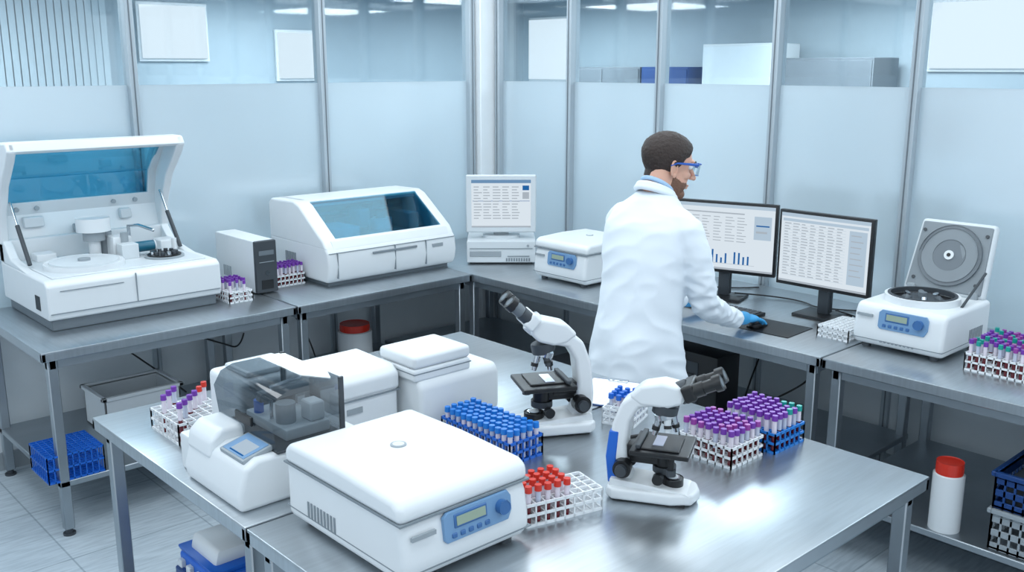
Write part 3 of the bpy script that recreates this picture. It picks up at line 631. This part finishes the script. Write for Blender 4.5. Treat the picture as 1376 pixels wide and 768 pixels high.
cable('monitor_cable',[(4.35,2.95,.93),(4.5,2.85,.91),(4.55,2.65,.905),(4.45,2.5,.905),(4.60,2.3,.905)],.004)
cable('monitor_cable',[(4.40,2.38,.93),(4.45,2.25,.905),(4.30,2.15,.905),(4.5,2.1,.905),(4.65,2.05,.905)],.004)
cable('power_cable',[(4.62,3.4,.905),(4.45,3.3,.905),(4.5,3.1,.905),(4.66,3.0,.905)],.004)
# ------------------------------------------------------------------ the scientist
man=bpy.data.objects.new('lab_scientist',None);C.objects.link(man)
b=B()
b.loft([(3.215,2.68,.50,.20,.25),(3.215,2.68,.62,.195,.245),(3.22,2.68,.78,.182,.234),(3.225,2.68,.95,.166,.215),(3.238,2.685,1.08,.148,.200),(3.257,2.69,1.2,.146,.200),
 (3.278,2.70,1.34,.150,.212),(3.297,2.705,1.45,.142,.207),(3.315,2.71,1.51,.118,.172),(3.332,2.712,1.555,.092,.12),(3.348,2.714,1.595,.070,.078)],COAT,48,2.2)
RA=[(3.322,2.56,1.465),(3.328,2.52,1.44),(3.350,2.48,1.33),(3.37,2.462,1.22),(3.40,2.46,1.12),(3.46,2.465,1.08),(3.58,2.485,1.03),(3.70,2.503,.985)]
LA=[(3.322,2.86,1.465),(3.34,2.90,1.44),(3.385,2.945,1.33),(3.425,2.965,1.22),(3.47,2.965,1.13),(3.55,2.96,1.08),(3.68,2.93,1.02),(3.81,2.905,.985)]
AR=[.070,.073,.068,.062,.059,.055,.049,.044]
b.tube(RA,AR,COAT,24);b.tube(LA,AR,COAT,24)
co_=b.done('coat',parent=man,remesh=.0085,smooth=8)
me=co_.data
vn=[v.normal.copy() for v in me.vertices]
def segd(p,a,c):
    a=Vector(a);c=Vector(c);d=c-a;t=max(0,min(1,(p-a).dot(d)/d.length_squared));return (p-(a+d*t)).length
for v,nn in zip(me.vertices,vn):
    p=v.co;da=min(min(segd(p,A[i],A[i+1])/AR[i] for i in range(2,7)) for A in (RA,LA))
    k=max(0,min(1,(1.5-da)/.4))
    s1=noise.noise(Vector((p.x*16+p.z*14,p.y*9,p.z*20-p.x*6)));s1=1-abs(s1)*3
    el=math.exp(-((p.z-1.12)/.11)**2)+.35
    sl=max(0,min(1,(1.25-p.z)/.5))
    s2=noise.noise(Vector((p.x*9,p.y*9,p.z*1.3+4)));s3=noise.noise(Vector((p.x*5+p.z*9,p.y*7+p.z*5,p.z*6)))
    s3=1-abs(s3)*3
    v.co=p+nn*(k*s1*.0075*el+(1-k)*(s2*.036*sl+s3*.0042))
CX,CY=3.352,2.714
b=B();N=28;pts=[]
for k in range(N+1):
    a=R(40+280*k/N);pts.append((CX+.076*math.cos(a),CY+.076*math.sin(a),1.600-.035*math.cos(a)))
b.tube(pts,.013,COAT,10);b.tube([(CX+(p[0]-CX)*1.13,CY+(p[1]-CY)*1.13,p[2]-.016) for p in pts],.013,COAT,10)
b.done('collar',parent=man,remesh=.005,smooth=2)
b=B();pts=[]
for k in range(N+1):
    a=2*math.pi*k/N;pts.append((CX+.008+.064*math.cos(a),CY+.064*math.sin(a),1.617-.04*math.cos(a)))
b.tube(pts,.011,SHIRT,10);b.done('shirt_collar',parent=man,remesh=.005,smooth=2)
b=B();b.tube([(3.345,2.714,1.50),(3.358,2.714,1.60),(3.385,2.712,1.67)],[.060,.058,.060],SKIN,24);b.done('neck',parent=man,remesh=.006,smooth=2)
b=B();b.loft([(3.23,2.68,.86,.13,.17),(3.23,2.68,.98,.12,.16)],PANTS,32)
for y in (2.59,2.77): b.tube([(3.22,y,.88),(3.235,y,.5),(3.215,y,.14)],[.092,.07,.058],PANTS,20)
b.done('trousers',parent=man,remesh=.012,smooth=3)
for y in (2.585,2.775):
    b=B();b.tube([(3.17,y,.05),(3.25,y,.048),(3.36,y,.038),(3.41,y,.034)],[.042,.046,.036,.030],SHOE,16);b.tube([(3.21,y,.06),(3.215,y,.13)],[.045,.04],SHOE,16);b.box(3.13,3.44,y-.045,y+.045,0,.02,SHOE,.012,2)
    b.done('shoe',parent=man,remesh=.006,smooth=2)
HS=1.12
b=B();S=SKIN
b.sph((-.012,0,.033),(.101,.077,.090),S,seg=32);b.sph((.030,0,-.03),(.064,.058,.096),S,seg=32);b.sph((.068,0,-.100),(.028,.028,.022),S)
b.sph((.012,0,-.070),(.060,.055,.042),S)
b.sph((.083,0,.036),(.016,.05,.012),S);b.tube([(.090,0,.018),(.112,0,-.010),(.122,0,-.026)],[.007,.0095,.0105],S);b.sph((.108,.011,-.029),(.010,.008,.007),S);b.sph((.108,-.011,-.029),(.010,.008,.007),S)
b.sph((.094,0,-.060),(.012,.022,.006),S);b.sph((.092,0,-.070),(.012,.019,.006),S)
for y in (-1,1): b.sph((.06,y*.040,-.02),(.026,.020,.020),S)
b.tube([(-.030,0,-.03),(-.035,0,-.09)],[.056,.053],S,24)
hd=b.done('head',parent=man,remesh=.003,smooth=5)
me=hd.data
for m in (HAIR,BEARD): me.materials.append(m)
HP=[(-.13,-.060),(-.03,-.052),(-.010,-.014),(.012,.0),(.026,.018),(.036,.040),(.055,.050),(.066,.072),(.085,.082),(.13,.09)]
def hairf(p):
    x=p[0]
    for (a,c),(d,e) in zip(HP,HP[1:]):
        if x<=d: return p[2]-(c+(e-c)*(x-a)/(d-a))
    return p[2]-.09
def beardf(p):
    x,y,z=p
    if z<-.126 and x<.05: return -1
    if x<-.008: return -1
    if x>.115: return -1
    if x>.088 and -.076<z<-.053 and abs(y)<.02: return -1
    BP=[(-.01,-.02),(.012,-.014),(.022,-.038),(.05,-.050),(.08,-.050),(.13,-.043)]
    for (a,c),(d,e) in zip(BP,BP[1:]):
        if x<=d: return c+(e-c)*(x-a)/(d-a)-z
    return -1
vn=[v.normal.copy() for v in me.vertices];reg=[]
for v in me.vertices:
    reg.append(1 if hairf(v.co)>0 else (2 if beardf(v.co)>0 else 0))
for p in me.polygons:
    rr=[reg[i] for i in p.vertices];p.material_index=max(set(rr),key=rr.count)
for v,nn,g in zip(me.vertices,vn,reg):
    q=noise.noise(v.co*90)*.0016+noise.noise(v.co*35)*.0018
    if g==1:
        k=min(1,max(0,(v.co.z+.02)/.10));k=k*k*(3-2*k);fd=min(1,hairf(v.co)/.02)
        v.co+=nn*(.0015+(.001+.011*k)*fd+q*fd)
    elif g==2: v.co+=nn*min(1,beardf(v.co)/.01)*(.001+q*.5+.002*min(1,max(0,(-.05-v.co.z)/.05)))
HL=Vector((3.425,2.708,1.70));HE=(0,R(13),R(-28))
def place(o): o.location=HL;o.rotation_euler=HE;o.scale=(HS,)*3
place(hd)
b=B()
for y in (-1,1):
    rot=Matrix.Rotation(R(y*-22),4,'Z')@Matrix.Rotation(R(-12),4,'Y')
    T=Matrix.Translation((-.006,y*.078,-.006))@rot
    pts=[(.014*math.cos(R(a))*(1.15 if a<90 else 1),0,.031*math.sin(R(a))) for a in range(-80,250,22)]
    b.tube(pts,[.0045]*len(pts),SKIN,8,Mx=T);b.sph((0,-y*.003,0),(.013,.004,.026),SKIN,Mx=T);b.sph((.004,0,-.028),(.008,.005,.009),SKIN,Mx=T)
er=b.done('ears',parent=man,remesh=.0016,smooth=2);place(er)
b=B()
for y in (-1,1):
    b.sph((.079,y*.031,.014),(.012,.014,.010),PAPER);b.sph((.0885,y*.031,.013),(.0045,.006,.006),HAIR)
    b.tube([(.094,y*.014,.033),(.097,y*.034,.038),(.086,y*.052,.032)],[.003,.004,.002],HAIR,8)
ey=b.done('eyes',parent=man,wn=False);place(ey)
b=B()
GL=tint('glasses_lens',(.78,.9,.97),.12);GF=M('glasses_blue_frame',(24,86,176),.3)
for y in (-1,1):
    arc=[(.122,y*.006),(.122,y*.03),(.112,y*.055),(.092,y*.072)]
    for i in range(3):
        (x0,y0),(x1,y1)=arc[i],arc[i+1];b.quad([(x0,y0,-.012),(x1,y1,-.010),(x1,y1,.032),(x0,y0,.034)],GL)
    b.tube([(x,q,.034) for x,q in arc],.0035,GF,8);b.tube([(x,q,-.012) for x,q in arc],.0018,GF,8)
    b.tube([(.092,y*.072,.028),(.05,y*.080,.024),(.0,y*.084,.018),(-.025,y*.086,.004)],[.006,.005,.0035,.0025],GF,8)
b.tube([(.122,-.008,.02),(.124,0,.024),(.122,.008,.02)],.004,GF,8)
gl=b.done('safety_glasses',parent=man,wn=False);place(gl)
def hand(nm,loc,rz,ry,ty,curl):
    b=B();S=GLOVE
    b.tube([(-.045,0,.0),(0,0,0),(.02,0,.0)],[.031,.030,.029],S,16)
    b.sph((.045,0,.0),(.046,.040,.018),S);b.sph((.07,0,.002),(.028,.040,.016),S)
    F=[(.030,.072,.0088),(.010,.080,.009),(-.010,.075,.0088),(-.029,.060,.0078)]
    for (fy,L,r) in F:
        y=fy*ty;sp=fy*ty*.35
        a=[(.075,y,.002)];x=.075;z=.002;yy=y
        for k,(f,c) in enumerate(((.45,curl*.35),(.3,curl*1.0),(.25,curl*1.7))):
            x+=L*f*math.cos(c);z-=L*f*math.sin(c);yy+=sp*f;a.append((x,yy,z))
        b.tube([(.055,y*.9,.0)]+a,[r*1.05,r*1.05,r,r*.93,r*.8],S,12)
    b.tube([(.018,ty*.026,-.002),(.045,ty*.045,-.008),(.070,ty*.053,-.016),(.092,ty*.050,-.024)],[.014,.012,.0105,.009],S,12)
    o=b.done(nm,parent=man,remesh=.0028,smooth=3);o.location=loc;o.rotation_euler=(0,ry,rz);o.scale=(1.1,1.1,1.1);return o
hand('hand_right',(3.775,2.512,.975),R(0),R(11),1,.36)
hand('hand_left',(3.87,2.895,.975),R(-8),R(10),-1,.35)
# ------------------------------------------------------------------ camera
cd=bpy.data.cameras.new('camera');cd.sensor_width=36;cd.lens=36*1295/1376;cd.clip_start=.05
co=bpy.data.objects.new('camera',cd);C.objects.link(co);co.location=(0,0,2.13);co.rotation_euler=(R(90-12.8),0,R(-42.5));scn.camera=co
